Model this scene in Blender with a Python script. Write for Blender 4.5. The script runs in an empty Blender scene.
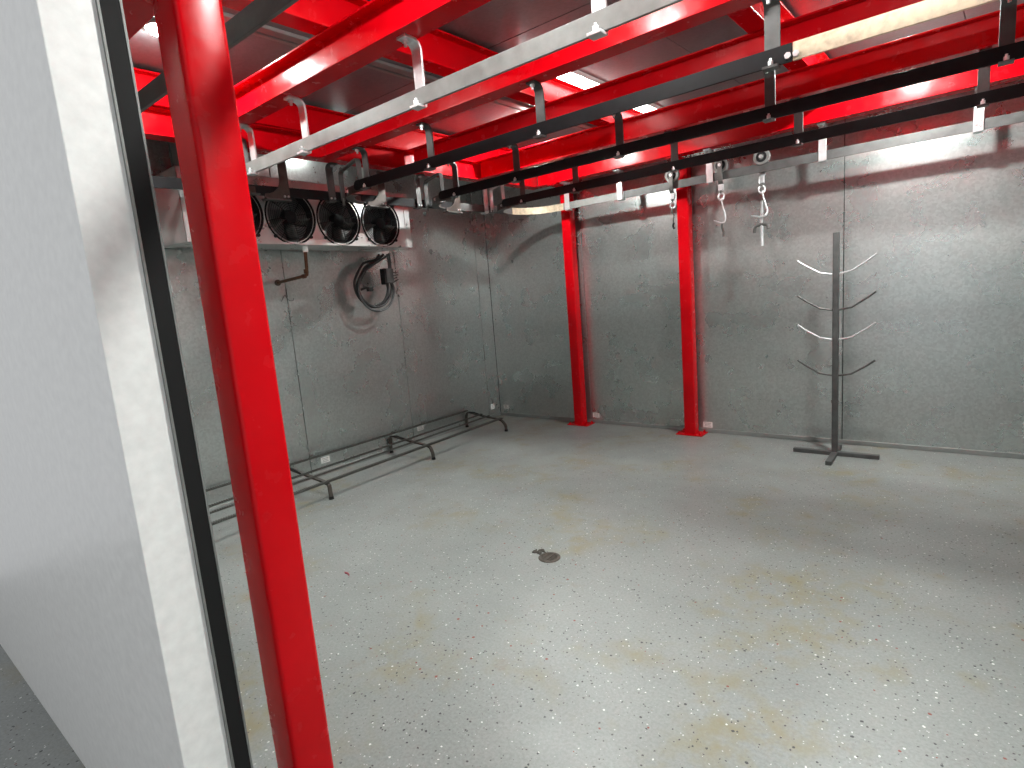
import bpy, bmesh, math, random
from mathutils import Vector, Matrix
random.seed(7)
C = bpy.context.scene.collection
PI = math.pi

# ------------------------------------------------------------------ materials
def new_mat(name):
    m = bpy.data.materials.new(name); m.use_nodes = True
    nt = m.node_tree; b = nt.nodes['Principled BSDF']
    return m, nt, b
def N(nt, t, **kw):
    n = nt.nodes.new(t)
    for k, v in kw.items():
        if k in n.inputs: n.inputs[k].default_value = v
        else: setattr(n, k, v)
    return n
def coords(nt, scale=None):
    tc = N(nt, 'ShaderNodeTexCoord')
    return tc.outputs['Object']
def ramp(nt, fac, stops):
    r = N(nt, 'ShaderNodeValToRGB')
    e = r.color_ramp.elements
    while len(e) < len(stops): e.new(.5)
    for i, (p, c) in enumerate(stops):
        e[i].position = p; e[i].color = (*c, 1) if len(c) == 3 else c
    nt.links.new(fac, r.inputs[0]); return r.outputs[0]
def mixc(nt, fac, a, b):
    m = N(nt, 'ShaderNodeMix', data_type='RGBA')
    for sock, v in ((m.inputs[0], fac), (m.inputs[6], a), (m.inputs[7], b)):
        if hasattr(v, 'links'): nt.links.new(v, sock)
        elif isinstance(v, (tuple, list)): sock.default_value = (*v, 1) if len(v) == 3 else v
        else: sock.default_value = v
    return m.outputs[2]
def math_(nt, op, a, b=None):
    m = N(nt, 'ShaderNodeMath', operation=op)
    for i, v in enumerate((a, b)):
        if v is None: continue
        if hasattr(v, 'links'): nt.links.new(v, m.inputs[i])
        else: m.inputs[i].default_value = v
    return m.outputs[0]
def noise(nt, co, scale, detail=4, rough=.55):
    n = N(nt, 'ShaderNodeTexNoise', Scale=scale, Detail=detail, Roughness=rough)
    nt.links.new(co, n.inputs['Vector']); return n.outputs['Fac']
def bump(nt, b, h, strength, dist):
    u = N(nt, 'ShaderNodeBump', Strength=strength, Distance=dist)
    nt.links.new(h, u.inputs['Height']); nt.links.new(u.outputs[0], b.inputs['Normal'])

def mat_metal(name, col, rough=.4, metal=.8, var=.15, nscale=18, bumps=0.0, var_rough=.08, spec=.5):
    m, nt, b = new_mat(name); co = coords(nt)
    n = noise(nt, co, nscale, 6)
    lo = tuple(c*(1-var) for c in col); hi = tuple(min(1, c*(1+var)) for c in col)
    nt.links.new(ramp(nt, n, [(.3, lo), (.7, hi)]), b.inputs['Base Color'])
    b.inputs['Metallic'].default_value = metal
    b.inputs['Specular IOR Level'].default_value = spec
    r = ramp(nt, n, [(.3, (rough-var_rough,)*3), (.7, (rough+var_rough,)*3)])
    nt.links.new(r, b.inputs['Roughness'])
    if bumps: bump(nt, b, noise(nt, co, nscale*8, 3), bumps, .001)
    return m

def mat_panel(name, col, rough, metal, bump_s):
    """stucco embossed galvanised sheet: fine pebbled relief, slow spangle and grime"""
    m, nt, b = new_mat(name); co = coords(nt)
    v2 = N(nt, 'ShaderNodeTexVoronoi', Scale=70.0); nt.links.new(co, v2.inputs['Vector'])
    sp = N(nt, 'ShaderNodeSeparateColor'); nt.links.new(v2.outputs['Color'], sp.inputs[0])
    big = noise(nt, co, 1.3, 5)
    c1 = ramp(nt, sp.outputs[0], [(0, tuple(c*.90 for c in col)), (1, tuple(min(1, c*1.10) for c in col))])
    c2 = mixc(nt, ramp(nt, big, [(.35, (0, 0, 0)), (.75, (.22, .22, .22))]), c1, (.40, .40, .37))
    nt.links.new(c2, b.inputs['Base Color'])
    b.inputs['Metallic'].default_value = metal
    rr = ramp(nt, noise(nt, co, 3.5, 4), [(.3, (rough-.03,)*3), (.7, (rough+.04,)*3)])
    nt.links.new(rr, b.inputs['Roughness'])
    if bump_s: bump(nt, b, noise(nt, co, 45, 3), bump_s, .002)
    return m

def mat_floor():
    m, nt, b = new_mat('epoxy_floor'); co = coords(nt)
    wob = N(nt, 'ShaderNodeTexNoise', Scale=160.0, Detail=2.0); nt.links.new(co, wob.inputs['Vector'])
    add = N(nt, 'ShaderNodeVectorMath', operation='MULTIPLY_ADD')
    nt.links.new(wob.outputs['Color'], add.inputs[0]); add.inputs[1].default_value = (.006,)*3; nt.links.new(co, add.inputs[2])
    base = ramp(nt, noise(nt, co, 2.2, 6, .6), [(.3, (.203, .215, .207)), (.7, (.243, .255, .245))])
    fine = ramp(nt, noise(nt, co, 95, 3, .7), [(.35, (.86,)*3), (.65, (1.1,)*3)])
    mul = N(nt, 'ShaderNodeMix', data_type='RGBA', blend_type='MULTIPLY'); mul.inputs[0].default_value = 1
    nt.links.new(base, mul.inputs[6]); nt.links.new(fine, mul.inputs[7]); col = mul.outputs[2]
    # yellowish and rusty stains
    st = math_(nt, 'MULTIPLY', ramp(nt, noise(nt, co, 1.5, 4, .6), [(.50, (0,)*3), (.62, (1,)*3)]),
               ramp(nt, noise(nt, co, 7.0, 5, .65), [(.42, (0,)*3), (.66, (1,)*3)]))
    col = mixc(nt, math_(nt, 'MULTIPLY', st, .95), col, (.215, .193, .122))
    mp = N(nt, 'ShaderNodeMapping'); mp.inputs['Location'].default_value = (5.3, 2.1, 0); nt.links.new(co, mp.inputs[0])
    st2 = ramp(nt, noise(nt, mp.outputs[0], 4.5, 5, .7), [(.62, (0,)*3), (.74, (1,)*3)])
    col = mixc(nt, math_(nt, 'MULTIPLY', st2, .5), col, (.19, .14, .10))
    # vinyl flakes: dark, white
    for sc, thr, rad, c in ((62, .09, .22, (.04, .04, .042)), (90, .13, .26, (.06, .056, .055)), (75, .04, .22, (.62, .62, .60)), (120, .07, .26, (.50, .51, .50)), (48, .03, .20, (.20, .05, .035))):
        v = N(nt, 'ShaderNodeTexVoronoi', Scale=float(sc)); nt.links.new(add.outputs[0], v.inputs['Vector'])
        s = N(nt, 'ShaderNodeSeparateColor'); nt.links.new(v.outputs['Color'], s.inputs[0])
        pick = math_(nt, 'LESS_THAN', s.outputs[0], thr)
        r = math_(nt, 'MULTIPLY', s.outputs[1], rad)
        near = math_(nt, 'LESS_THAN', v.outputs['Distance'], math_(nt, 'ADD', r, .1))
        col = mixc(nt, math_(nt, 'MULTIPLY', pick, near), col, c)
    nt.links.new(col, b.inputs['Base Color'])
    rg = ramp(nt, noise(nt, co, 3.0, 5), [(.3, (.28,)*3), (.7, (.46,)*3)])
    nt.links.new(rg, b.inputs['Roughness'])
    b.inputs['Specular IOR Level'].default_value = .4
    bump(nt, b, noise(nt, co, 140, 4, .7), .25, .002)
    return m

def mat_red():
    m, nt, b = new_mat('gloss_red_paint'); co = coords(nt)
    n = noise(nt, co, 6, 5)
    nt.links.new(ramp(nt, n, [(.3, (.50, .0005, .004)), (.7, (.57, .001, .006))]), b.inputs['Base Color'])
    nt.links.new(ramp(nt, noise(nt, co, 14, 4), [(.3, (.16,)*3), (.7, (.30,)*3)]), b.inputs['Roughness'])
    b.inputs['Specular IOR Level'].default_value = .20
    bump(nt, b, noise(nt, co, 60, 3), .06, .002)
    return m

def mat_plain(name, col, rough=.5, metal=0., bumps=0, nscale=40, var=.06):
    return mat_metal(name, col, rough, metal, var, nscale, bumps, .04)

def mat_emit(name, col, s):
    m, nt, b = new_mat(name)
    b.inputs['Base Color'].default_value = (.9, .9, .9, 1)
    b.inputs['Emission Color'].default_value = (*col, 1); b.inputs['Emission Strength'].default_value = s
    return m

M = dict(
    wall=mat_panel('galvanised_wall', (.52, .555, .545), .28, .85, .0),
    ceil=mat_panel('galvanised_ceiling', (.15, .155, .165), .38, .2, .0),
    floor=mat_floor(), red=mat_red(),
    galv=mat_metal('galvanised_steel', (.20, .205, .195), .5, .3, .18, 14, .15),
    bright=mat_metal('bright_zinc', (.72, .73, .74), .35, .7, .12, 20, .1),
    black=mat_metal('black_steel', (.010, .010, .011), .55, 0, .3, 16, .15, .08, .18),
    dark=mat_metal('dark_steel', (.12, .118, .112), .45, .5, .3, 16, .15),
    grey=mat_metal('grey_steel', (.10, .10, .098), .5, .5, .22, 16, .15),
    tan=mat_metal('bare_rusty_and_lit_steel', (.52, .43, .31), .55, .35, .3, 30, .2),  # rusty end of the black rail; on the back rail a painted lit tone
    brown=mat_metal('brown_oily_steel', (.07, .058, .05), .45, .4, .3, 16, .15),
    alu=mat_metal('aluminium_sheet', (.70, .70, .69), .32, .8, .08, 9, .05),
    fan=mat_metal('black_fan_plastic', (.010, .010, .011), .6, 0, .06, 40, 0, .04, .2),
    coil=mat_metal('coil_fins', (.28, .28, .28), .5, .6, .2, 60),
    copper=mat_metal('aged_copper', (.12, .055, .03), .42, .7, .35, 30),
    rubber=mat_metal('black_rubber', (.010, .010, .010), .7, 0, .06, 40, 0, .04, .2),
    cable=mat_plain('dark_cable', (.018, .018, .019), .5),
    lcable=mat_plain('grey_cable', (.06, .06, .062), .55),
    white=mat_plain('white_enamel', (.82, .82, .80), .35, 0, .05),
    paper=mat_plain('white_paper', (.95, .94, .91), .6),
    ink=mat_plain('grey_print', (.45, .45, .44), .6),
    trim=mat_metal('dull_trim', (.30, .31, .30), .5, .5, .1, 20),
    seam=mat_plain('dark_seam', (.03, .03, .03), .7),
    iron=mat_metal('cast_iron', (.075, .062, .05), .6, .4, .4, 60, .3),
    grit=mat_plain('dark_grit', (.05, .042, .035), .9, 0, .5, 80, .5),
    scrap=mat_plain('red_scrap', (.22, .01, .03), .5),
    lamp=mat_emit('lamp_glow', (1, .985, .96), 1500.0),
    rack=mat_metal('rack_steel', (.10, .097, .088), .42, .6, .25, 30),
)

# ------------------------------------------------------------------ mesh helpers
def box(bm, lo, hi):
    x0, y0, z0 = lo; x1, y1, z1 = hi
    vs = [bm.verts.new(p) for p in ((x0,y0,z0),(x1,y0,z0),(x1,y1,z0),(x0,y1,z0),(x0,y0,z1),(x1,y0,z1),(x1,y1,z1),(x0,y1,z1))]
    for f in ((0,3,2,1),(4,5,6,7),(0,1,5,4),(1,2,6,5),(2,3,7,6),(3,0,4,7)): bm.faces.new([vs[i] for i in f])
    return bm
def cbox(bm, c, s): return box(bm, [c[i]-s[i]/2 for i in range(3)], [c[i]+s[i]/2 for i in range(3)])
def prism(bm, prof, axis, a0, a1):
    """extrude a closed 2D profile along an axis"""
    def P(u, v, a): return {'x': (a, u, v), 'y': (u, a, v), 'z': (u, v, a)}[axis]
    A = [bm.verts.new(P(u, v, a0)) for u, v in prof]; B = [bm.verts.new(P(u, v, a1)) for u, v in prof]
    n = len(prof)
    for i in range(n): bm.faces.new((A[i], A[(i+1) % n], B[(i+1) % n], B[i]))
    bm.faces.new(A[::-1]); bm.faces.new(B)
    return bm
def sweep(bm, pts, prof, wdir=None, closed=False):
    """sweep a 2D profile [(u, v)] along pts; u runs along wdir (or a moving frame), v along t x wdir"""
    pts = [Vector(p) for p in pts]; n = len(pts); rings = []
    ref = None
    for i, p in enumerate(pts):
        if closed: t = (pts[(i+1) % n]-pts[i-1]).normalized()
        else: t = (pts[min(i+1, n-1)]-pts[max(i-1, 0)]).normalized()
        if wdir is not None: u = Vector(wdir); u = (u-t*u.dot(t)).normalized()
        else:
            if ref is None: ref = Vector((0, 0, 1)) if abs(t.z) < .9 else Vector((1, 0, 0))
            u = (ref-t*ref.dot(t)).normalized(); ref = u
        v = t.cross(u)
        k = 1.0
        if 0 < i < n-1:
            a = (pts[i]-pts[i-1]).normalized(); b = (pts[i+1]-pts[i]).normalized()
            k = 1/max(.5, math.sqrt(max(0, (1+a.dot(b))/2)))
        rings.append([bm.verts.new(p+u*a_+v*b_*k) for a_, b_ in prof])
    m = len(prof); last = n if closed else n-1
    for i in range(last):
        A, B = rings[i], rings[(i+1) % n]
        for j in range(m): bm.faces.new((A[j], A[(j+1) % m], B[(j+1) % m], B[j]))
    if not closed: bm.faces.new(rings[0][::-1]); bm.faces.new(rings[-1])
    return bm
def rect(w, t): return [(-w/2, -t/2), (w/2, -t/2), (w/2, t/2), (-w/2, t/2)]
def circ(r, n=10): return [(r*math.cos(2*PI*i/n), r*math.sin(2*PI*i/n)) for i in range(n)]
def tube(bm, pts, r, n=10, closed=False): return sweep(bm, pts, circ(r, n), None, closed)
def cyl(bm, c, axis, r, h, n=16, r2=None):
    """solid centred at c along axis"""
    ax = {'x': Vector((1,0,0)), 'y': Vector((0,1,0)), 'z': Vector((0,0,1))}[axis] if isinstance(axis, str) else Vector(axis).normalized()
    u = ax.orthogonal().normalized(); v = ax.cross(u); c = Vector(c); r2 = r if r2 is None else r2
    A = [bm.verts.new(c-ax*h/2+(u*math.cos(2*PI*i/n)+v*math.sin(2*PI*i/n))*r) for i in range(n)]
    B = [bm.verts.new(c+ax*h/2+(u*math.cos(2*PI*i/n)+v*math.sin(2*PI*i/n))*r2) for i in range(n)]
    for i in range(n): bm.faces.new((A[i], A[(i+1) % n], B[(i+1) % n], B[i]))
    bm.faces.new(A[::-1]); bm.faces.new(B)
    return bm
def lathe(bm, c, axis, prof, n=28):
    """revolve [(radius, along)] round an axis through c; closed ring profile if the ends meet"""
    ax = {'x': Vector((1,0,0)), 'y': Vector((0,1,0)), 'z': Vector((0,0,1))}[axis]
    u = ax.orthogonal().normalized(); v = ax.cross(u); c = Vector(c); R = []
    for r, a in prof:
        R.append([bm.verts.new(c+ax*a+(u*math.cos(2*PI*i/n)+v*math.sin(2*PI*i/n))*max(r, 1e-4)) for i in range(n)])
    for k in range(len(R)-1):
        for i in range(n): bm.faces.new((R[k][i], R[k][(i+1) % n], R[k+1][(i+1) % n], R[k+1][i]))
    return bm
def arc(cx, cy, r, a0, a1, n=8):
    return [(cx+r*math.cos(math.radians(a0+(a1-a0)*i/n)), cy+r*math.sin(math.radians(a0+(a1-a0)*i/n))) for i in range(n+1)]
def bez(pts, n=10):
    """smooth curve through the given points (Catmull-Rom)"""
    P = [Vector(p) for p in pts]; P = [2*P[0]-P[1]]+P+[2*P[-1]-P[-2]]; out = []
    for i in range(1, len(P)-2):
        for k in range(n):
            t = k/n; a, b, c, d = P[i-1:i+3]
            out.append(.5*((2*b)+(c-a)*t+(2*a-5*b+4*c-d)*t*t+(3*b-a-3*c+d)*t**3))
    out.append(P[-2]); return out

def obj(name, bm, mat, parent=None, bevel=0, smooth=False, seg=2):
    bmesh.ops.recalc_face_normals(bm, faces=bm.faces[:])
    me = bpy.data.meshes.new(name); 
    if smooth:
        for f in bm.faces: f.smooth = True
    bm.to_mesh(me); bm.free()
    me.materials.append(M[mat])
    o = bpy.data.objects.new(name, me); C.objects.link(o)
    if smooth:
        try: me.set_sharp_from_angle(angle=math.radians(40))
        except Exception: pass
    if parent is not None: 
        o.parent = parent; o.location = -Vector(parent.location) if parent.parent is None else (0, 0, 0)
    if bevel:
        b = o.modifiers.new('bevel', 'BEVEL'); b.width = bevel; b.segments = seg; b.limit_method = 'ANGLE'
    return o
def tag(o, label, cat, group=None):
    o['label'] = label; o['category'] = cat
    if group: o['group'] = group
    return o
def thing(name, label, cat, loc, group=None):
    """Empty at the thing's base; parts are modelled in world coordinates and parented to it"""
    o = bpy.data.objects.new(name, None); C.objects.link(o); o.location = loc; o.empty_display_size = .1
    return tag(o, label, cat, group)
def struct(name, bm, mat, bevel=0):
    o = obj(name, bm, mat, None, bevel); o['kind'] = 'structure'; return o
def B(): return bmesh.new()
def hexnut(bm, c, axis='z', r=.011, h=.010):
    cyl(bm, c, axis, r, h, 6); return bm

# ------------------------------------------------------------------ dimensions (metres)
RX, FY, CZ = 5.0, -4.50, 2.72           # right wall, front wall, ceiling
ZB, ZT, FW = 2.3805, 2.530, .106         # beam bottom, top, flange width
BF = {0: -4.135, 1: -3.365, 2: -2.595, 3: -1.85, 4: -1.125, 5: -.360}   # front edge of each long beam
ZR, RH, RT = 2.137, .0635, .0125         # rail bottom, height, thickness
RY = {0: -4.03, 1: -3.263, 2: -2.497, 3: -1.735, 4: -.989, 5: -.257}
KX = .09
def xc(y): return .705+KX*(y+1.87)     # rail that runs along the left wall

# ------------------------------------------------------------------ room
bm = B(); box(bm, (-.1, -6.6, -.06), (RX+.1, .1, 0)); struct('floor', bm, 'floor')

def panels(bm, axis, at, seams, z0, z1, thick, gap=.006):
    for a, b in zip(seams[:-1], seams[1:]):
        if axis == 'y': box(bm, (min(at, at-thick), a+gap/2, z0), (max(at, at-thick), b-gap/2, z1))
        else: box(bm, (a+gap/2, min(at, at-thick), z0), (b-gap/2, max(at, at-thick), z1))
bm = B(); panels(bm, 'y', 0, [FY, -3.67, -2.505, -1.365, -.2, .0], 0, CZ, .012)
w = struct('wall_left', bm, 'wall', .0025)
bm = B(); box(bm, (-.08, FY, 0), (-.012, .08, CZ)); o = obj('wall_core', bm, 'seam', w); 
bm = B(); panels(bm, 'x', 0, [.0, 1.235, 2.355, 3.50, 4.655, RX], 0, CZ, -.012)
w = struct('wall_back', bm, 'wall', .0025)
bm = B(); box(bm, (0, .012, 0), (RX, .08, CZ)); obj('wall_core', bm, 'seam', w)
bm = B(); panels(bm, 'y', RX, [FY, -3.4, -2.3, -1.15, 0], 0, CZ, -.012)
w = struct('wall_right', bm, 'wall', .0025)
bm = B(); box(bm, (RX+.012, FY, 0), (RX+.08, .08, CZ)); obj('wall_core', bm, 'seam', w)
# front wall with the doorway the picture is taken from: galvanised inside, white outside
DX0, DX1, DZ, FT = 2.981, 4.55, 2.2, .12
bm = B()
box(bm, (0, FY-.012, 0), (DX0-.02, FY, CZ)); box(bm, (DX1+.02, FY-.012, 0), (RX, FY, CZ)); box(bm, (DX0-.02, FY-.012, DZ+.02), (DX1+.02, FY, CZ))
w = struct('wall_front', bm, 'wall')
bm = B()
y0, y1 = FY-FT, FY-.012
box(bm, (-.1, y0, 0), (DX0-.002, y1, CZ+.2)); box(bm, (DX1+.002, y0, 0), (RX+.1, y1, CZ+.2)); box(bm, (DX0-.002, y0, DZ), (DX1+.002, y1, CZ+.2))
obj('outer_skin', bm, 'white', w, .002)
# black gasket and thin metal edging round the opening
bm = B()
for x0, x1 in ((DX0-.004, DX0+.004), (DX1-.004, DX1+.004)): box(bm, (x0, FY-.031, 0), (x1, FY+.001, DZ))
box(bm, (DX0, FY-.040, DZ-.004), (DX1, FY+.001, DZ+.004))
struct('trim_1', bm, 'rubber', .001)
bm = B()
for x in (DX0, DX1):
    for ya, yb in ((FY-.035, FY-.031), (FY+.001, FY+.005)): box(bm, (x-.005, ya, 0), (x+.005, yb, DZ))
struct('trim_2', bm, 'galv')
# ceiling panels with joints
def shear(bm, k, yref):
    for v in bm.verts: v.co.x += k*(v.co.y-yref)
    return bm
bm = B()
xs = [-.2, .34, 1.55, 2.81, 4.05, RX+.2]; ys = [FY-.0, -2.335, 0]
for a, b in zip(xs[:-1], xs[1:]):
    for c, d in zip(ys[:-1], ys[1:]): box(bm, (a+.002, c+.003, CZ), (b-.002, d-.003, CZ+.012))
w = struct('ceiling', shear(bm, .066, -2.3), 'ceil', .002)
bm = B(); box(bm, (-.3, FY-.1, CZ+.012), (RX+.3, .08, CZ+.08)); obj('ceiling_core', bm, 'seam', w)
# raised ceiling joint batten running away from the camera, two ribs and a groove
bm = B(); box(bm, (1.497, FY+.02, CZ-.014), (1.525, -.02, CZ)); box(bm, (1.552, FY+.02, CZ-.020), (1.605, -.02, CZ))
struct('trim_3', shear(bm, .066, -2.7), 'trim', .004)
bm = B(); box(bm, (1.525, FY+.02, CZ-.003), (1.552, -.02, CZ)); struct('trim_4', shear(bm, .066, -2.7), 'seam')
# floor edge strips
def base(name, lo, hi): bm = B(); box(bm, lo, hi); struct(name, bm, 'trim', .003)
base('baseboard_back', (0.001, -.012, 0), (RX, 0, .035)); base('baseboard_left', (0, FY, 0), (.012, -.012, .035)); base('baseboard_right', (RX-.012, FY, 0), (RX, -.012, .035))

# ------------------------------------------------------------------ red steel frame
def ibeam_prof(y0, w=FW, zb=ZB, zt=ZT, tf=.009, tw=.008):
    c = y0+w/2
    return [(y0, zb), (y0+w, zb), (y0+w, zb+tf), (c+tw/2, zb+tf), (c+tw/2, zt-tf), (y0+w, zt-tf), (y0+w, zt), (y0, zt), (y0, zt-tf), (c-tw/2, zt-tf), (c-tw/2, zb+tf), (y0, zb+tf)]
lab = {0: 'red steel beam nearest the doorway, over the dark rail in the top left corner',
       1: 'brightly lit red steel beam with a white glare spot, above the pale galvanised rail',
       2: 'red steel beam just behind the pale galvanised rail, second brightest of the beams',
       3: 'dark red steel beam behind the longest black rail',
       4: 'dark red steel beam hidden partly behind the middle black rail',
       5: 'red steel beam along the back wall resting over the two wall columns'}
for k, y in BF.items():
    bm = B(); prism(bm, ibeam_prof(y), 'x', .803+.076*(y+2.6), RX-.03)
    o = obj('steel_beam', bm, 'red', None, .0018); tag(o, lab[k], 'beam', 'long red ceiling beams')
# end beam along the evaporator wall
bm = B(); prism(bm, ibeam_prof(.694), 'y', BF[0], BF[5]+FW); shear(bm, .076, -2.6)
tag(obj('end_beam', bm, 'red', None, .0018), 'red steel end beam across the far ends of the rails, over the evaporator', 'beam')
# upper beams laid across the long ones, under the ceiling
ZU = 2.70
for xr, k, l in ((.80, .06, 'upper red cross beam at the far left end, above the evaporator rail'), (2.10, .055, 'upper red cross beam in the middle, beside the ceiling light strip'),
                 (3.39, .045, 'upper red cross beam toward the right edge of the photo'), (4.66, .04, 'upper red cross beam beyond the right edge of the photo')):
    bm = B(); prism(bm, ibeam_prof(xr-.1016, .1016, ZT, ZU), 'y', BF[0]-.02, -.06); shear(bm, k, -2.8)
    o = obj('cross_beam', bm, 'red', None, .0018); tag(o, l, 'beam', 'upper red cross beams')

def rounded_sq(cx, cy, w, r, n=4):
    out = []
    for sx, sy, a in ((1, 1, 0), (-1, 1, 90), (-1, -1, 180), (1, -1, 270)):
        out += arc(cx+sx*(w/2-r), cy+sy*(w/2-r), r, a, a+90, n)
    return out
def column(cx, cy, top, label, w=.1016, plate=.24, bracket=None):
    t = thing('support_column', label, 'column', (cx, cy, 0), 'red square columns')
    bm = B(); prism(bm, rounded_sq(cx, cy, w, .012), 'z', .010, top); obj('post', bm, 'red', t, smooth=True)
    pd = min(plate, 2*(abs(cy)-.015)) if cy > -1 else .2
    bm = B(); box(bm, (cx-plate/2, cy-pd/2, 0), (cx+plate/2, cy+pd/2, .010)); obj('base_plate', bm, 'red', t, .002)
    for sx in (-1, 1):
        for sy in (-1, 1):
            bm = B(); p = (cx+sx*(plate/2-.025), cy+sy*(pd/2-.022)); hexnut(bm, (*p, .016), 'z', .012, .012); cyl(bm, (*p, .024), 'z', .006, .012, 10)
            obj('anchor_bolt', bm, 'red', t)
    if bracket:
        bm = B(); box(bm, (cx-w/2, bracket, top), (cx+w/2, cy+w/2, ZB-.0005)); obj('cap_plate', bm, 'red', t, .002)
    return t
column(2.903, -4.340, ZT, 'big red square column in the foreground at left, closest to the camera')
column(1.155, -.095, ZB-.012, 'red square column by the back wall, left of the two beside the corner', bracket=-.35)
column(2.325, -.095, ZB-.012, 'red square column by the back wall, right of the two', bracket=-.35)

# ------------------------------------------------------------------ overhead rails
def rail_bar(x0, x1, y, nose=False):
    bm = B()
    z0, z1 = ZR, ZR+RH
    if nose:
        pr = [(x1, z0), (x1, z1)] + [(a, b) for a, b in arc(x0+RH/2, z0+RH/2, RH/2, 90, 270, 10)]
        prism(bm, pr, 'y', y-RT/2, y+RT/2)
    else: box(bm, (x0, y-RT/2, z0), (x1, y+RT/2, z1))
    return bm
def splice(t, x, y, m='dark'):
    bm = B(); box(bm, (x-.026, y+RT/2, ZR+.008), (x+.030, y+RT/2+.008, ZR+RH-.008))
    obj('splice_plate', bm, m, t, .001)
    for dx in (-.012, .016):
        bm = B(); hexnut(bm, (x+dx, y-RT/2-.006, ZR+RH/2-.012), 'y', .012, .012); obj('bolt', bm, 'bright', t)
XE = RX-.06
t = thing('overhead_rail', 'dark flat rail at the top left corner, closest to the doorway', 'rail', (1.0, RY[0], ZR), 'overhead flat bar rails')
obj('bar', rail_bar(1.0, XE, RY[0]), 'dark', t, .001)
t = thing('overhead_rail', 'pale galvanised flat rail, the bright one hung under the glaring red beam', 'rail', (1.0, RY[1], ZR), 'overhead flat bar rails')
obj('bar', rail_bar(1.0, XE, RY[1], True), 'galv', t, .001)
for k, l in ((2, 'long black flat rail behind the pale rail, with a rusty joint at its right end'),
             (3, 'middle black flat rail, second of the three black ones'),
             (4, 'black flat rail closest to the back wall, just in front of the hooks')):
    t = thing('overhead_rail', l, 'rail', (1.0, RY[k], ZR), 'overhead flat bar rails')
    xj = 3.66 if k == 2 else XE
    obj('bar', rail_bar({2: .997, 3: 1.025, 4: 1.05}[k], xj, RY[k], True), 'black', t, .001)
    if k == 2:
        o = obj('bar', rail_bar(xj+.004, XE, RY[k]), 'tan', t, .001); o['label'] = 'bare rusty end length of the rail'
        splice(t, xj, RY[k])
# rail 5 with its bend into the cross rail along the left wall; its shading painted as tan, pale and dark lengths
RB = .30
X5 = xc(RY[5]-RB)
t = thing('overhead_rail', 'flat rail along the back wall bent at the corner, shading painted in, carrying the hooks', 'rail', (X5, RY[5], ZR), 'overhead flat bar rails')
pts = [(X5+RB-RB*math.cos(a), RY[5]-RB+RB*math.sin(a), ZR+RH/2) for a in [PI/2*i/10 for i in range(11)]]
bm = B(); sweep(bm, pts+[(1.21, RY[5], ZR+RH/2)], rect(RH, RT), (0, 0, 1)); o = obj('bar', bm, 'tan', t, .001); o['label'] = 'curved end of the rail in a painted tan lit tone'
o = obj('bar', rail_bar(1.214, 1.85, RY[5]), 'galv', t, .001); o['label'] = 'pale grey length of the rail, lit tone painted in'
obj('bar', rail_bar(1.854, XE, RY[5]), 'grey', t, .001)  # darker grey paints the shade on this run of the same rail
# cross rail
t = thing('overhead_rail', 'rail running along the left wall in front of the evaporator fans', 'rail', (xc(-4), -4.0, ZR), 'overhead flat bar rails')
bm = B(); box(bm, (xc(-1.87)-RT/2, -4.0, ZR), (xc(-1.87)+RT/2, -1.30, ZR+RH)); shear(bm, KX, -1.87); obj('bar', bm, 'black', t, .001)
bm = B(); box(bm, (xc(-1.87)-RT/2, -1.296, ZR), (xc(-1.87)+RT/2, RY[5]-RB-.003, ZR+RH)); shear(bm, KX, -1.87); o = obj('bar', bm, 'grey', t, .001); o['label'] = 'bare grey length of the rail near the corner'
# curved switch tracks joining rails 1-4 to the cross rail
names = {1: 'pale galvanised rail', 2: 'first black rail', 3: 'middle black rail', 4: 'third black rail'}
for k in (1, 2, 3, 4):
    y = RY[k]; r = .285; XC = xc(y+.3); xo = XC-.70
    t = thing('curved_track', 'short curved switch track at the rounded end of the %s' % names[k], 'rail', (.99, y, ZR), 'curved switch tracks')
    pts = [(1.0+.012+xo-r*math.sin(a), y+r-r*math.cos(a)+.0, ZR+RH/2-.012) for a in [PI/2*i/10*.93 for i in range(11)]]
    pts = [(1.10+xo, y+.016, ZR+RH/2-.012), (1.05+xo, y+.014, ZR+RH/2-.012)]+[(px-.0, py+.014, pz) for px, py, pz in pts[1:]]
    bm = B(); sweep(bm, pts, rect(RH*.8, .010), (0, 0, 1)); obj('bar', bm, 'brown', t, .001)
    bm = B(); sweep(bm, [(px+.018*math.sin(i/11*PI/2)+.001, py+.016*math.cos(i/11*PI/2), ZR-.007) for i, (px, py, pz) in enumerate(pts[2:])], rect(.008, .055), (0, 0, 1)); obj('floor_plate', bm, 'dark', t, .001)
    for q in (4, 8):
        px, py, pz = pts[q]; bm = B(); cyl(bm, (px+.016, py-.010, ZR+.022), (1, -.8, 0), .012, .012, 6); obj('bolt', bm, 'bright', t)
    # hanging plate in front of the fans, with a notched edge
    yy = y+.475; xp = xc(yy)+.012
    pr = [(yy+.030, ZB-.001), (yy+.030, ZR-.020), (yy-.150, ZR-.020), (yy-.150, ZR-.002)]+[(yy-.030-.11*(1-math.sin(a)), ZR+.115-.105*math.cos(a)) for a in [PI/2*i/8 for i in range(9)]]+[(yy-.030, ZB-.001)]
    if k == 4: continue
    bm = B(); prism(bm, pr, 'x', xp, xp+.009); obj('drop_plate', bm, 'brown', t, .001)
    bm = B(); box(bm, (xp-.035, yy-.15, ZR-.030), (xp+.03, yy+.03, ZR-.020)); obj('foot', bm, 'dark', t, .001)
    for dy in (-.012, .014):
        bm = B(); hexnut(bm, (xp+.013, yy+dy, ZR+.0), 'x', .008, .008); obj('bolt', bm, 'bright', t)

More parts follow.
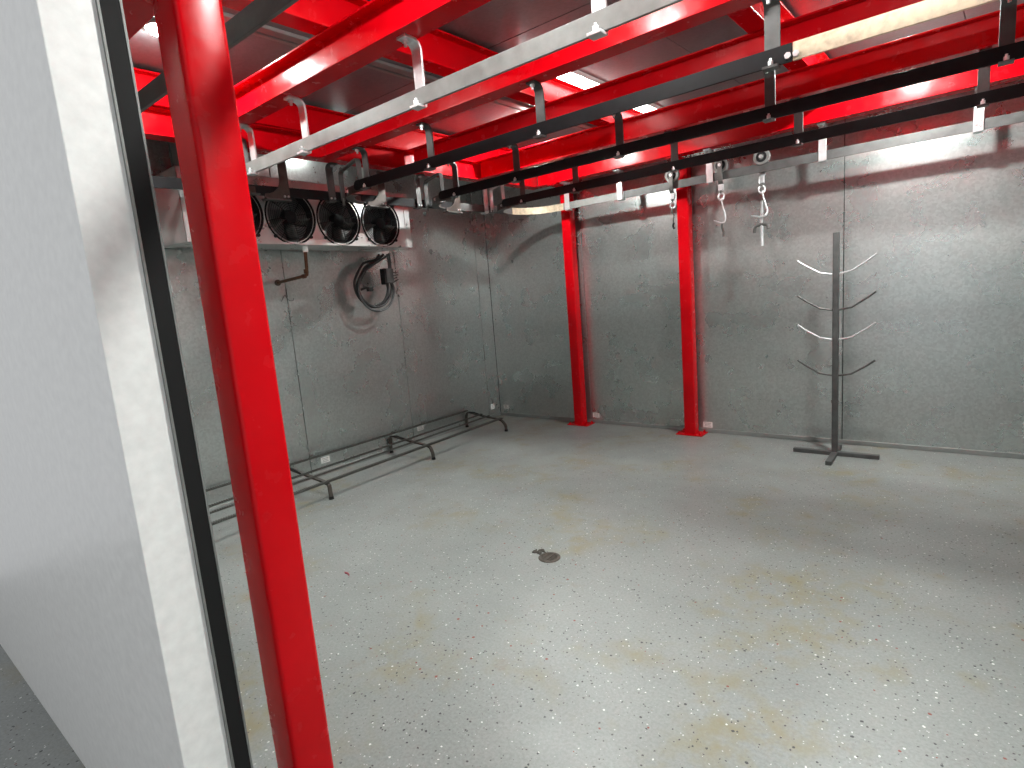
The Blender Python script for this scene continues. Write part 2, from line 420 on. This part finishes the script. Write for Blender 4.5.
# ------------------------------------------------------------------ hangers
def hanger_path(yf, yr, s=1):
    """flat strap under a beam flange, bent down past the rail and hooked under it; s=+1 drops behind the rail, -1 in front"""
    yd = yr+s*(RT/2+.0055); z0 = ZB-.0055; r = .035
    p = [(yf, z0)]
    c = (yd-s*r, z0-r)
    p += [(c[0]+s*r*math.sin(a), c[1]+r*math.cos(a)) for a in [PI/2*i/6 for i in range(7)]]
    p += [(yd, ZR+.02)]
    r2 = .0055; c = (yd-s*r2, ZR-.0060+r2)
    p += [(c[0]+s*r2*math.cos(a), c[1]-r2*math.sin(a)) for a in [PI/2*i/4 for i in range(5)]]
    p += [(yr-s*.034, ZR-.006)]
    return p
def hanger(x, yf, yr, label, m='galv', s=1, w=.050):
    t = thing('rail_hanger', label, 'hanger', (x, yr, ZB), 'bent strap hangers')
    bm = B(); sweep(bm, [(x, a, b) for a, b in hanger_path(yf, yr, s)], rect(w, .010), (1, 0, 0)); obj('strap', bm, m, t, .001)
    yb = (yf+yr)/2-s*.012
    bm = B(); hexnut(bm, (x, yb, ZB-.0165), 'z', .013, .011); cyl(bm, (x, yb, ZB-.029), 'z', .0065, .014, 10); obj('beam_bolt', bm, 'bright', t)
    bm = B(); hexnut(bm, (x, yr-s*.020, ZR+.008), 'z', .010, .016); cyl(bm, (x, yr-s*.020, ZR+.020), 'z', .005, .010, 8); obj('foot_bolt', bm, 'bright', t)
    return t
ordw = ['first from the left', 'second from the left', 'third from the left', 'fourth from the left', 'fifth from the left']
rn = {0: 'dark rail at the doorway', 1: 'pale galvanised rail', 2: 'first black rail', 3: 'middle black rail', 4: 'third black rail', 5: 'rail along the back wall'}
HX = {0: [1.64, 2.30, 3.27], 1: [1.135, 1.64, 2.459, 3.27], 2: [1.124, 1.726, 2.514, 3.590, 4.4], 3: [1.203, 1.779, 2.559, 3.40, 4.3], 4: [1.271, 1.793, 2.60, 3.385, 4.25], 5: [1.262, 1.812, 2.604, 3.40, 4.25]}
for k, xs in HX.items():
    for i, x in enumerate(xs):
        m = 'bright' if k in (1, 5) else 'grey'
        l = '%s strap hanger holding the %s, %s' % ('bright zinc' if k in (1, 5) else 'grey steel', rn[k], ordw[i])
        if k == 5: hanger(x, BF[5]+.022, RY[5], l, m, -1)
        else: hanger(x, BF[k]+.034, RY[k], l, m, 1, .056 if k == 2 and i == 3 else .050)
# wide straps that hold the rail along the left wall
for y, w, l in ((-2.445, .055, 'wide grey strap over the second visible fan, holding the rail by the left wall'),
                (-1.675, .050, 'wide grey strap right of the rightmost fan, holding the rail by the left wall'),
                (-.915, .050, 'bright strap near the room corner, holding the rail by the left wall')):
    XC = xc(y); t = thing('rail_hanger', l, 'hanger', (XC, y, ZB), 'bent strap hangers')
    xd = XC+RT/2+.0095; z0 = ZB-.0055
    p = [(XC+.085, z0)]+[(xd+.03-.03*math.sin(a), z0-.03+.03*math.cos(a)) for a in [PI/2*i/6 for i in range(7)]]+[(xd, ZR+.02)]+[(xd-.01+.01*math.cos(a), ZR+.004-.01*math.sin(a)) for a in [PI/2*i/4 for i in range(5)]]+[(XC-.035, ZR-.006)]
    bm = B(); sweep(bm, [(a, y, b) for a, b in p], rect(w, .010), (0, 1, 0)); obj('strap', bm, 'bright' if y > -1 else 'grey', t, .001)
    bm = B(); hexnut(bm, (XC+.055, y, ZB-.0165), 'z', .013, .011); obj('beam_bolt', bm, 'bright', t)
    for dy in (-.014, .014):
        bm = B(); hexnut(bm, (xd+.009, y+dy, ZR+.012), 'x', .007, .008); obj('foot_bolt', bm, 'bright', t)
# arched yokes that bridge from the cross rail to the rail ends
for k in (1, 2, 3, 4):
    y = RY[k]; z = 2.335; XC = xc(y+.125)
    a = Vector((XC+.034, y+.125, ZR+.0)); b = Vector((1.065, y, ZR+RH+.001))
    d = (b-a); d.z = 0
    A0, A1 = a.copy(), a.copy(); A1.z = z-.03; B0, B1 = b.copy(), b.copy(); B1.z = z-.03
    u = d.normalized()
    pts = [A0, A1, A1+Vector((0, 0, .018))+u*.006, A1+Vector((0, 0, .03))+u*.03, B1+Vector((0, 0, .03))-u*.03, B1+Vector((0, 0, .018))-u*.006, B1, B0]
    t = thing('switch_yoke', 'arched %s yoke bridging the end of the %s' % ('bright' if k == 4 else 'grey', names[k]), 'bracket', (.88, y+.06, ZR), 'arched switch yokes')
    bm = B(); sweep(bm, pts, rect(.032, .012), u.cross(Vector((0, 0, 1)))); obj('arch', bm, 'bright' if k == 4 else 'grey', t, .0015)
    bm = B(); cyl(bm, A0+Vector((0, 0, -.008)), 'z', .009, .05, 10); obj('pin', bm, 'galv', t)

# ------------------------------------------------------------------ evaporator
EX, EY0, EY1, EZ0, EZ1 = .45, -3.38, -1.54, 1.862, 2.30
ev = thing('evaporator_unit', 'aluminium ceiling evaporator with a row of black fans on the left wall', 'cooling unit', (.25, (EY0+EY1)/2, EZ0))
fy = [-1.853, -2.255, -2.655, -3.056]; fz, fr = 2.045, .187
# housing: shell with round fan openings cut in the front
bm = B()
box(bm, (.05, EY0, EZ1-.004), (EX, EY1, EZ1)); box(bm, (.05, EY0, EZ0+.014), (.30, EY1, EZ0+.02))
box(bm, (.05, EY0, EZ0), (EX, EY0+.004, EZ1)); box(bm, (.05, EY1-.004, EZ0), (EX, EY1, EZ1)); box(bm, (.05, EY0, EZ0), (.054, EY1, EZ1))
# front sheet as quads round each opening
ybr = [EY1]+[(fy[i]+fy[i+1])/2 for i in range(3)]+[EY0]
n = 32
for i, c in enumerate(fy):
    ya, yb = ybr[i+1], ybr[i]; rr = fr-.012
    inner = []; outer = []
    for j in range(n):
        a = 2*PI*j/n; cy_, sz = math.cos(a), math.sin(a)
        inner.append(bm.verts.new((EX, c+rr*cy_, fz+rr*sz)))
        k = 1e9
        if cy_ > 1e-6: k = min(k, (yb-c)/cy_)
        if cy_ < -1e-6: k = min(k, (ya-c)/cy_)
        if sz > 1e-6: k = min(k, (EZ1-fz)/sz)
        if sz < -1e-6: k = min(k, (EZ0-fz)/sz)
        outer.append(bm.verts.new((EX, c+k*cy_, fz+k*sz)))
    for j in range(n): bm.faces.new((inner[j], inner[(j+1) % n], outer[(j+1) % n], outer[j]))
    for yc_ in (ya, yb):
        for zc_ in (EZ0, EZ1): # corner fill
            best = sorted(range(n), key=lambda j: (outer[j].co.y-yc_)**2+(outer[j].co.z-zc_)**2)[:2]
            if abs(best[0]-best[1]) in (1, n-1):
                v = bm.verts.new((EX, yc_, zc_))
                try: bm.faces.new((outer[best[0]], outer[best[1]], v))
                except Exception: pass
obj('housing', bm, 'alu', ev)
bm = B(); box(bm, (.16, EY0+.02, EZ0+.02), (.26, EY1-.02, EZ1-.02)); obj('coil', bm, 'coil', ev)
bm = B(); prism(bm, [(.07, EZ0+.004), (EX+.004, EZ0-.012), (EX+.010, EZ0-.010), (EX+.010, EZ0+.004), (EX+.004, EZ0+.004), (EX+.002, EZ0-.004), (.07, EZ0+.012)], 'y', EY0, EY1); obj('drain_pan', bm, 'alu', ev, .001)
bm = B(); prism(bm, [(EY1-.055, EZ0+.004), (EY1, EZ0+.004), (EY1, EZ1), (EY1-.055, EZ1)], 'x', EX, EX+.005); obj('end_flange', bm, 'alu', ev, .001)
for sy in (EY0+.15, EY1-.15):
    bm = B(); box(bm, (.10, sy-.02, EZ1), (.13, sy+.02, CZ)); obj('hanging_strap', bm, 'galv', ev)
def fan_parts(c):
    # ring (part) with guard, blades, hub (sub-parts)
    bm = B(); lathe(bm, (EX, c, fz), 'x', [(fr-.016, -.07), (fr-.010, -.01), (fr-.004, .004), (fr+.004, .012), (fr+.008, .006), (fr+.008, .0), (fr-.004, -.004), (fr-.012, -.07), (fr-.016, -.07)], 40)
    for a in range(4):
        an = PI/4+a*PI/2; cyl(bm, (EX+.006, c+(fr+.008)*math.cos(an), fz+(fr+.008)*math.sin(an)), 'x', .012, .012, 10)
    ring = obj('fan', bm, 'fan', ev, smooth=True)
    def sub(name, bm, mat, **k):
        o = obj(name, bm, mat, None, **k); o.parent = ring; return o
    bm = B()
    for i in range(1, 11):
        r = fr*(.16+.84*i/11)
        tube(bm, [(EX+.014+.012*(1-r/fr), c+r*math.cos(2*PI*j/32), fz+r*math.sin(2*PI*j/32)) for j in range(32)], .0016, 5, True)
    for j in range(8):
        a = 2*PI*j/8+.2
        tube(bm, [(EX+.024, c+.03*math.cos(a), fz+.03*math.sin(a)), (EX+.012, c+fr*math.cos(a), fz+fr*math.sin(a))], .002, 5)
    sub('guard', bm, 'fan')
    bm = B()
    for j in range(5):
        a0 = 2*PI*j/5+c*3; rows = []
        for q in range(5):
            r = .045+(fr-.03-.045)*q/4; ch = .55-.22*q/4
            rows.append([(r, a0-ch/2+ch*s/3+.25*q/4, -.03+.035*(s/3-.5)*2) for s in range(4)])
        vs = [[bm.verts.new((EX-.03+x_+.02, c+r*math.cos(a), fz+r*math.sin(a))) for r, a, x_ in rw] for rw in rows]
        for q in range(4):
            for s in range(3): bm.faces.new((vs[q][s], vs[q][s+1], vs[q+1][s+1], vs[q+1][s]))
    o = sub('blades', bm, 'dark', smooth=True); sm = o.modifiers.new('thick', 'SOLIDIFY'); sm.thickness = .002
    bm = B(); cyl(bm, (EX-.03, c, fz), 'x', .052, .06, 20, .046); sub('hub', bm, 'fan', bevel=.004)
for c in fy: fan_parts(c)
for i, c in enumerate(fy):
    pass
# condensate pipe from the pan back into the wall
pp = thing('drain_pipe', 'bent brown copper drain pipe under the evaporator, going into the left wall', 'pipe', (.36, -2.60, 1.60))
pv = Vector((.415, -2.565, 1.636))
bm = B(); tube(bm, [(pv.x, pv.y+.012, EZ0-.02), (pv.x, pv.y, pv.z+.02), (pv.x-.006, pv.y, pv.z+.006), (pv.x-.02, pv.y, pv.z), (.012, pv.y-.005, pv.z-.02)], .012, 12); obj('tube', bm, 'copper', pp, smooth=True)
bm = B(); cyl(bm, (pv.x, pv.y+.012, EZ0-.035), 'z', .020, .045, 14); o = obj('coupling', bm, 'white', pp); o['label'] = 'short white plastic coupling'
bm = B(); cyl(bm, (pv.x-.01, pv.y, pv.z+.03), 'z', .0165, .03, 14); cyl(bm, (pv.x-.045, pv.y, pv.z-.002), 'x', .0165, .03, 14); obj('elbow', bm, 'copper', pp)
bm = B(); cyl(bm, (.006, pv.y-.005, pv.z-.02), 'x', .024, .012, 14); obj('wall_collar', bm, 'iron', pp)
# cable coil with plug box
cc = thing('cable_coil', 'coiled dark power cable with a box plug hanging under the evaporator', 'cable', (.12, -1.70, 1.56))
cx_ = .13; cyy, czz = -1.745, 1.575
def loop(ry, rz, dx, ph, n=28, a0=-50, a1=250):
    return [(cx_+dx, cyy+ry*math.cos(math.radians(a))*(1-.25*max(0, math.sin(math.radians(a)))), czz+rz*math.sin(math.radians(a))) for a in [a0+(a1-a0)*i/n for i in range(n+1)]]
for i, (ry, rz, dx, m, r) in enumerate(((.205, .205, 0, 'cable', .011), (.185, .19, .02, 'cable', .011), (.17, .175, -.015, 'lcable', .012), (.195, .197, .036, 'lcable', .010))):
    up = [(cx_+dx, cyy+.10+.03*i, EZ0-.035), (cx_+dx, cyy+.05+.015*i, EZ0-.08)]
    L = [(cx_+dx, cyy+ry*math.cos(a)*(1-.3*max(0, math.sin(a))), czz+rz*math.sin(a)-.015*i) for a in [math.radians(118+j*(360-118+38)/30) for j in range(31)]]
    bm = B(); tube(bm, bez(up+L[::2], 4), r, 8); obj('cable', bm, m, cc, smooth=True)
bm = B(); cbox(bm, (cx_+.05, cyy+.135, czz+.06), (.055, .085, .13)); obj('plug_box', bm, 'grey', cc, .008)
bm = B(); cbox(bm, (cx_+.05, cyy+.082, czz+.055), (.06, .030, .14)); o = obj('box_cap', bm, 'rubber', cc, .006); o['label'] = 'black end of the plug box'
bm = B(); tube(bm, bez([(cx_+.05, cyy+.12, czz), (cx_+.05, cyy+.115, czz-.07), (cx_+.04, cyy+.06, czz-.16), (cx_+.02, cyy-.02, czz-.20)], 6), .010, 8); obj('cable', bm, 'cable', cc, smooth=True)
bm = B(); tube(bm, [(cx_+.05, cyy+.155, czz+.12), (cx_+.05, cyy+.15, EZ0-.035)], .009, 8); tube(bm, [(cx_+.05, cyy+.175, czz+.04), (cx_+.05, cyy+.175, EZ0-.035)], .008, 8); obj('conduit', bm, 'lcable', cc)
bm = B()
for q in range(4): tube(bm, bez([(cx_+.06, cyy+.18, czz+.09-.03*q), (cx_+.075, cyy+.215+.01*(q % 2), czz+.085-.02*q), (cx_+.06, cyy+.235-.015*q, czz+.10-.03*q)], 4), .004, 6)
obj('loose_wires', bm, 'cable', cc)
bm = B(); tube(bm, bez([(cx_+.02, cyy-.16, czz-.05), (cx_+.05, cyy-.11, czz-.035), (cx_+.05, cyy-.08, czz-.06), (cx_+.04, cyy-.055, czz-.04)], 6), .010, 8); cbox(bm, (cx_+.05, cyy-.085, czz-.05), (.03, .05, .035)); obj('clip', bm, 'rubber', cc)
# twist of wire on the panel seam
bm = B(); tube(bm, bez([(.004, -2.56, 1.47), (.012, -2.53, 1.515), (.010, -2.505, 1.48), (.014, -2.47, 1.47), (.008, -2.455, 1.49)], 6), .0025, 6); tube(bm, bez([(.004, -2.505, 1.50), (.01, -2.51, 1.54), (.006, -2.50, 1.57)], 5), .0025, 6)
tag(obj('wire_scrap', bm, 'dark'), 'small twist of dark wire on the left wall panel seam', 'wire')

# ------------------------------------------------------------------ low rack along the left wall
RK0, RKS = -.615, 1.06
rk = thing('dunnage_rack', 'long low steel rack on the floor along the left wall', 'rack', (.32, -2.2, 0))
zt = .135
def serrated(bm, x, w, y0, y1, z, h):
    box(bm, (x-w/2, y0, z-h), (x+w/2, y1, z-.004))
    n = int((y1-y0)/.016)
    for i in range(n):
        y = y0+.016*i; box(bm, (x-w/2, y+.002, z-.0045), (x+w/2, y+.011, z+.002))
def rz(x): return .192-.10*x
for x, w, h in ((.036, .018, .014), (.29, .016, .012), (.395, .010, .012), (.560, .036, .010)):
    bm = B(); serrated(bm, x, w, -4.30, RK0+.02, rz(x), h); shear(bm, -.035 if x > .2 else -.004, -2.0); obj('slat', bm, 'rack', rk)
for i in range(4):
    y = RK0-RKS*i; sx = -.035*(y+2.0)
    p = [(.018, y, .012), (.020, y, .08), (.030, y, .14), (.060, y, rz(.06)-.020), (.14, y, rz(.14)-.020), (.31+sx, y, rz(.31)-.020), (.48+sx, y, rz(.48)-.018), (.535+sx, y, rz(.55)-.019), (.572+sx, y, .105), (.59+sx*.5, y, .06), (.595+sx*.5, y, .012)]
    bm = B(); sweep(bm, bez(p, 3), rect(.028, .015), (0, 1, 0)); obj('leg_frame', bm, 'brown', rk, .001)
    for x in (.020, .595+sx*.5):
        bm = B(); cyl(bm, (x, y, .010), 'z', .019, .020, 14, .016); obj('rubber_foot', bm, 'rubber', rk)
    bm = B(); tube(bm, bez([(.09, y-.012, rz(.09)-.014), (.16, y-.016, rz(.16)-.002), (.26, y-.012, rz(.26)-.016)], 5), .006, 6); obj('wire_tie', bm, 'black', rk)

# ------------------------------------------------------------------ trolleys and hooks on the back rail
def trolley(x, label, hlabel, pose, scale=1.0):
    y = RY[5]; zt_ = ZR+RH
    t = thing('roller_trolley', label, 'trolley', (x, y, zt_), 'roller trolleys on the back rail')
    r = .046
    bm = B(); lathe(bm, (x, y, zt_+r), 'y', [(.014, -.018), (r+.010, -.018), (r+.012, -.013), (r+.004, -.009), (r, -.007), (r, .007), (r+.004, .009), (r+.012, .013), (r+.010, .018), (.014, .018)], 32); obj('wheel', bm, 'galv', t, smooth=True)
    bm = B(); lathe(bm, (x, y, zt_+r), 'y', [(.020, -.021), (.036, -.021), (.038, -.019), (.020, -.0185)], 24); obj('hub_recess', bm, 'black', t, smooth=True)
    bm = B(); cyl(bm, (x, y-.012, zt_+r), 'y', .012, .060, 14); obj('axle', bm, 'bright', t)
    # strap from the axle down in front of the rail to the swivel
    sd = 1 if pose == 'big' else -1
    yy = y+sd*.034
    p = [(x, yy, zt_+r+.028), (x, yy, zt_+r-.01), (x, yy, ZR+.02), (x, yy-sd*.004, ZR-.012), (x, y-.012, ZR-.035), (x, y-.006, ZR-.075)]
    bm = B(); sweep(bm, p, rect(.036, .009), (1, 0, 0)); obj('strap', bm, 'bright' if sd > 0 else 'dark', t, .0015)
    bm = B(); cbox(bm, (x, y-.010, ZR-.058), (.040, .022, .050)); obj('swivel_block', bm, 'bright', t, .006)
    bm = B(); cyl(bm, (x, y-.010, ZR-.094), 'z', .010, .024, 12); obj('swivel_pin', bm, 'dark', t)
    # hook
    zr = ZR-.128
    h = thing('meat_hook', hlabel, 'hook', (x, y-.010, zr), 'steel meat hooks')
    y -= .010
    bm = B(); tube(bm, [(x+.022*math.cos(a), y, zr+.026*math.sin(a)) for a in [2*PI*i/20 for i in range(20)]], .007, 8, True); obj('ring', bm, 'bright', h, smooth=True)
    S = scale; z1 = zr-.026
    if pose == 'big':
        bm = B(); tube(bm, bez([(x+.004, y, z1+.016), (x+.010, y, z1-.03), (x+.028, y-.006, z1-.09), (x+.040, y-.008, z1-.135), (x+.030, y-.012, z1-.165), (x-.004, y-.016, z1-.176), (x-.040, y-.018, z1-.168), (x-.074, y-.018, z1-.160)], 8), .0068, 8); obj('hook_wire', bm, 'bright', h, smooth=True)
        bm = B(); tube(bm, bez([(x-.004, y+.006, z1-.06), (x-.002, y+.006, z1-.11), (x-.006, y+.006, z1-.18), (x-.010, y+.004, z1-.24)], 6), .011, 10); obj('shank', bm, 'bright', h, smooth=True)
        bm = B(); tube(bm, bez([(x-.058, y-.004, z1-.290), (x-.050, y-.004, z1-.245), (x-.022, y-.002, z1-.232), (x+.008, y, z1-.232), (x+.036, y-.002, z1-.240), (x+.046, y-.004, z1-.268)], 6), .013, 8); obj('cross_claw', bm, 'dark', h, smooth=True)
        bm = B(); tube(bm, [(x-.004, y, z1-.225), (x-.004, y, z1-.36)], .012, 10); tube(bm, [(x-.004, y, z1-.355), (x-.004, y, z1-.392)], .014, 10); obj('lower_rod', bm, 'bright', h, smooth=True)
    elif pose == 'mid':
        bm = B(); tube(bm, bez([(x+.002, y, z1+.014), (x+.004, y, z1-.02), (x+.012, y, z1-.06), (x+.030, y-.004, z1-.12), (x+.028, y-.008, z1-.165), (x+.004, y-.012, z1-.178), (x-.03, y-.014, z1-.165), (x-.062, y-.014, z1-.150)], 8), .0055, 8); obj('hook_wire', bm, 'bright', h, smooth=True)
        bm = B(); tube(bm, bez([(x+.004, y, z1-.175), (x+.002, y, z1-.21), (x+.012, y, z1-.25), (x+.010, y, z1-.285)], 6), .010, 8); obj('lower_claw', bm, 'dark', h, smooth=True)
    else:
        bm = B(); tube(bm, bez([(x, y, z1+.012), (x-.012, y, z1-.03), (x+.006, y, z1-.055), (x, y, z1-.10), (x+.004, y, z1-.13)], 8), .007, 8); obj('hook_wire', bm, 'dark', h, smooth=True)
        bm = B(); tube(bm, bez([(x+.004, y, z1-.12), (x-.004, y, z1-.145), (x+.006, y, z1-.17)], 6), .009, 8); obj('lower_claw', bm, 'black', h, smooth=True)
trolley(2.993, 'roller trolley on the back rail with a bright wheel, rightmost of three', 'largest bright steel meat hook, right end, with dark claw and long lower rod', 'big')
trolley(2.690, 'roller trolley on the back rail right of the right wall column, middle of three', 'thin bright steel meat hook hanging right of the right wall column', 'mid')
trolley(2.292, 'dark roller trolley on the back rail at the left edge of the right wall column', 'small dark meat hook hanging beside the right wall column', 'small')

# ------------------------------------------------------------------ hook rack standing at the right
def hook_tree(cx, cy):
    t = thing('hook_stand', 'upright steel stand with slanted prongs at the right by the back wall', 'stand', (cx, cy, 0))
    bm = B(); prism(bm, rounded_sq(cx, cy, .04, .006), 'z', .02, 1.62); obj('post', bm, 'grey', t, smooth=True)
    bm = B()
    box(bm, (cx-.28, cy-.02, .0), (cx+.28, cy+.02, .03)); box(bm, (cx-.02, cy-.28, .0), (cx+.02, cy-.02, .03)); box(bm, (cx-.02, cy+.02, .0), (cx+.02, cy+.2, .03))
    obj('foot_frame', bm, 'grey', t, .003)
    for i, z in enumerate((1.449, 1.195, .981, .718)):
        for s in (-1, 1):
            bm = B(); tube(bm, [(cx, cy-.0, z-.12), (cx+s*.10, cy-.012, z-.10), (cx+s*.20, cy-.02, z-.035), (cx+s*.245, cy-.024, z)], .007, 8); obj('prong', bm, 'bright' if i % 2 == 0 else 'dark', t, smooth=True)
hook_tree(3.50, -.34)

# ------------------------------------------------------------------ floor bits
DRX, DRY = 2.545, -2.735
d = thing('floor_drain', 'small round rusty drain grate in the middle of the floor', 'drain', (DRX, DRY, 0))
bm = B(); lathe(bm, (DRX, DRY, 0), 'z', [(.043, .0), (.058, .0), (.058, .003), (.053, .0055), (.045, .0055), (.043, .002), (.043, 0)], 36); obj('rim', bm, 'iron', d, smooth=True)
bm = B(); cyl(bm, (DRX, DRY, .0008), 'z', .044, .0016, 32); obj('well', bm, 'seam', d)
bm = B()
for i in range(-3, 4):
    yy = i*.0123; hx = math.sqrt(max(0, .044**2-yy*yy)); box(bm, (DRX-hx, DRY+yy-.0032, .0016), (DRX+hx, DRY+yy+.0032, .0048))
box(bm, (DRX-.004, DRY-.043, .0016), (DRX+.004, DRY+.043, .0052)); obj('grate', bm, 'iron', d)
# chipped concrete patch with grit next to the drain
bm = B()
for i in range(26):
    a = random.uniform(0, 2*PI); q = random.random()**.5; x = DRX-.085+.036*q*math.cos(a); y = DRY+.030+.028*q*math.sin(a); s = random.uniform(.004, .011)
    bmesh.ops.create_icosphere(bm, subdivisions=1, radius=s, matrix=Matrix.Translation((x, y, s*.25)) @ Matrix.Diagonal((1.3, 1, .5, 1)))
o = obj('grit_pile', bm, 'grit'); tag(o, 'small patch of dark grit beside the floor drain', 'debris'); o['kind'] = 'stuff'
bm = B(); q = [(1.685, -3.390), (1.70, -3.398), (1.722, -3.396), (1.752, -3.408), (1.735, -3.394), (1.712, -3.386)]
prism(bm, q, 'z', 0.0005, .004); tag(obj('floor_scrap', bm, 'scrap'), 'tiny red scrap on the floor right of the foreground column', 'scrap')

# ------------------------------------------------------------------ labels stuck low on the walls
def sticker(wall, a, z, w, h, label):
    if wall == 'left': t = thing('paper_sticker', label, 'sticker', (.001, a, z), 'paper stickers low on the walls')
    else: t = thing('paper_sticker', label, 'sticker', (a, -.001, z), 'paper stickers low on the walls')
    bm = B()
    if wall == 'left': box(bm, (0.0005, a-w/2, z-h/2), (.002, a+w/2, z+h/2))
    else: box(bm, (a-w/2, -.002, z-h/2), (a+w/2, -.0005, z+h/2))
    obj('paper', bm, 'paper', t)
    bm = B()
    for i in range(3):
        zz = z+h*(.28-.26*i); ww = w*(.36, .30, .34)[i]
        if wall == 'left': box(bm, (.002, a-ww, zz-.003), (.0024, a+ww, zz+.003))
        else: box(bm, (a-ww, -.0024, zz-.003), (a+ww, -.002, zz+.003))
    obj('print', bm, 'ink', t)
sticker('left', -2.365, .123, .085, .050, 'white sticker low on the left wall above the near part of the rack')
sticker('left', -1.268, .142, .085, .050, 'white sticker low on the left wall above the middle of the rack')
sticker('left', -.135, .130, .060, .060, 'narrow white sticker low on the left wall right in the corner')
sticker('back', .090, .105, .070, .045, 'white sticker low on the back wall beside the corner')
sticker('back', 1.285, .084, .078, .048, 'white sticker low on the back wall beside the left wall column')
sticker('back', 2.440, .072, .085, .050, 'white sticker low on the back wall beside the right wall column')

LAMPC = (.96, 1, .97)
STRIP = 14
# ------------------------------------------------------------------ lamps between the beams
LAMPS = [(1.24, -3.68, .8, 'past the foreground column on the left'), (2.94, -3.19, .65, 'over the pale rail'), (2.72, -3.74, .45, 'in front of the glaring beam'),
         (3.90, -1.00, 2.1, 'near the back wall, far right'), (4.05, -3.60, 1.75, 'right of the doorway'), (.34, -2.05, .07, 'over the evaporator'), (1.50, -1.15, 1.6, 'left of the middle cross beam')]
for x, y, k, l in LAMPS:
    mk = 'lamp_glow_%d' % int(k*100)
    if mk not in M: M[mk] = mat_emit(mk, LAMPC, 1250*k)
    t = thing('ceiling_lamp', 'small flat round ceiling lamp, %s' % l, 'lamp', (x, y, CZ), 'ceiling lamps')
    bm = B(); cyl(bm, (x, y, CZ-.008), 'z', .062, .016, 28); obj('lamp_base', bm, 'galv', t, .003)
    bm = B(); cyl(bm, (x, y, CZ-.024), 'z', .040, .016, 28, .052); obj('lens', bm, mk, t)
# long light strip beside the middle cross beam
M['strip_glow'] = mat_emit('strip_glow', LAMPC, STRIP)
t = thing('light_strip', 'long white ceiling light strip glimpsed between the red beams', 'lamp', (2.24, -1.3, CZ))
bm = B(); prism(bm, [(2.155, CZ-.022), (2.265, CZ-.022), (2.275, CZ), (2.145, CZ)], 'y', -2.15, -.35); shear(bm, .05, -1.67); obj('housing', bm, 'white', t)
bm = B(); prism(bm, [(2.160, CZ-.022)]+[(2.21+(a-2.21)*1.7, b) for a, b in arc(2.21, CZ-.022, .026, 180, 360, 8)]+[(2.260, CZ-.022)], 'y', -2.13, -.37); shear(bm, .05, -1.67); obj('diffuser', bm, 'strip_glow', t)

# daylight / work-room light outside the doorway, behind the camera
w_ = bpy.data.worlds.new('world'); bpy.context.scene.world = w_; w_.use_nodes = True
w_.node_tree.nodes['Background'].inputs[0].default_value = (.95, .97, 1, 1); w_.node_tree.nodes['Background'].inputs[1].default_value = .7

# ------------------------------------------------------------------ camera (recovered from the vanishing points)
f = 557.958; yaw, pitch, roll = [math.radians(v) for v in (38.6282, 8.7234, -4.6799)]
cy, sy, cp, sp = math.cos(yaw), math.sin(yaw), math.cos(pitch), math.sin(pitch)
fw = Vector((-sy*cp, cy*cp, -sp)); rt = Vector((cy, sy, 0)); up = rt.cross(fw)
r2 = rt*math.cos(roll)+up*math.sin(roll); u2 = -rt*math.sin(roll)+up*math.cos(roll)
cam = bpy.data.cameras.new('camera'); co = bpy.data.objects.new('camera', cam); C.objects.link(co)
co.matrix_world = Matrix(((r2.x, u2.x, -fw.x, 4.62256*.9), (r2.y, u2.y, -fw.y, -5.49996*.9), (r2.z, u2.z, -fw.z, 1.35), (0, 0, 0, 1)))
cam.sensor_fit = 'HORIZONTAL'; cam.sensor_width = 36; cam.lens = f*36/1024; cam.clip_start = .02
sc = bpy.context.scene; sc.camera = co
sc.view_settings.view_transform = 'Standard'; sc.view_settings.look = 'None'; sc.view_settings.gamma = 1; sc.view_settings.use_curve_mapping = False
sc.view_settings.exposure = -0.1
sc.cycles.use_denoising = True
sc.cycles.max_bounces = 8
sc.cycles.sample_clamp_indirect = 6
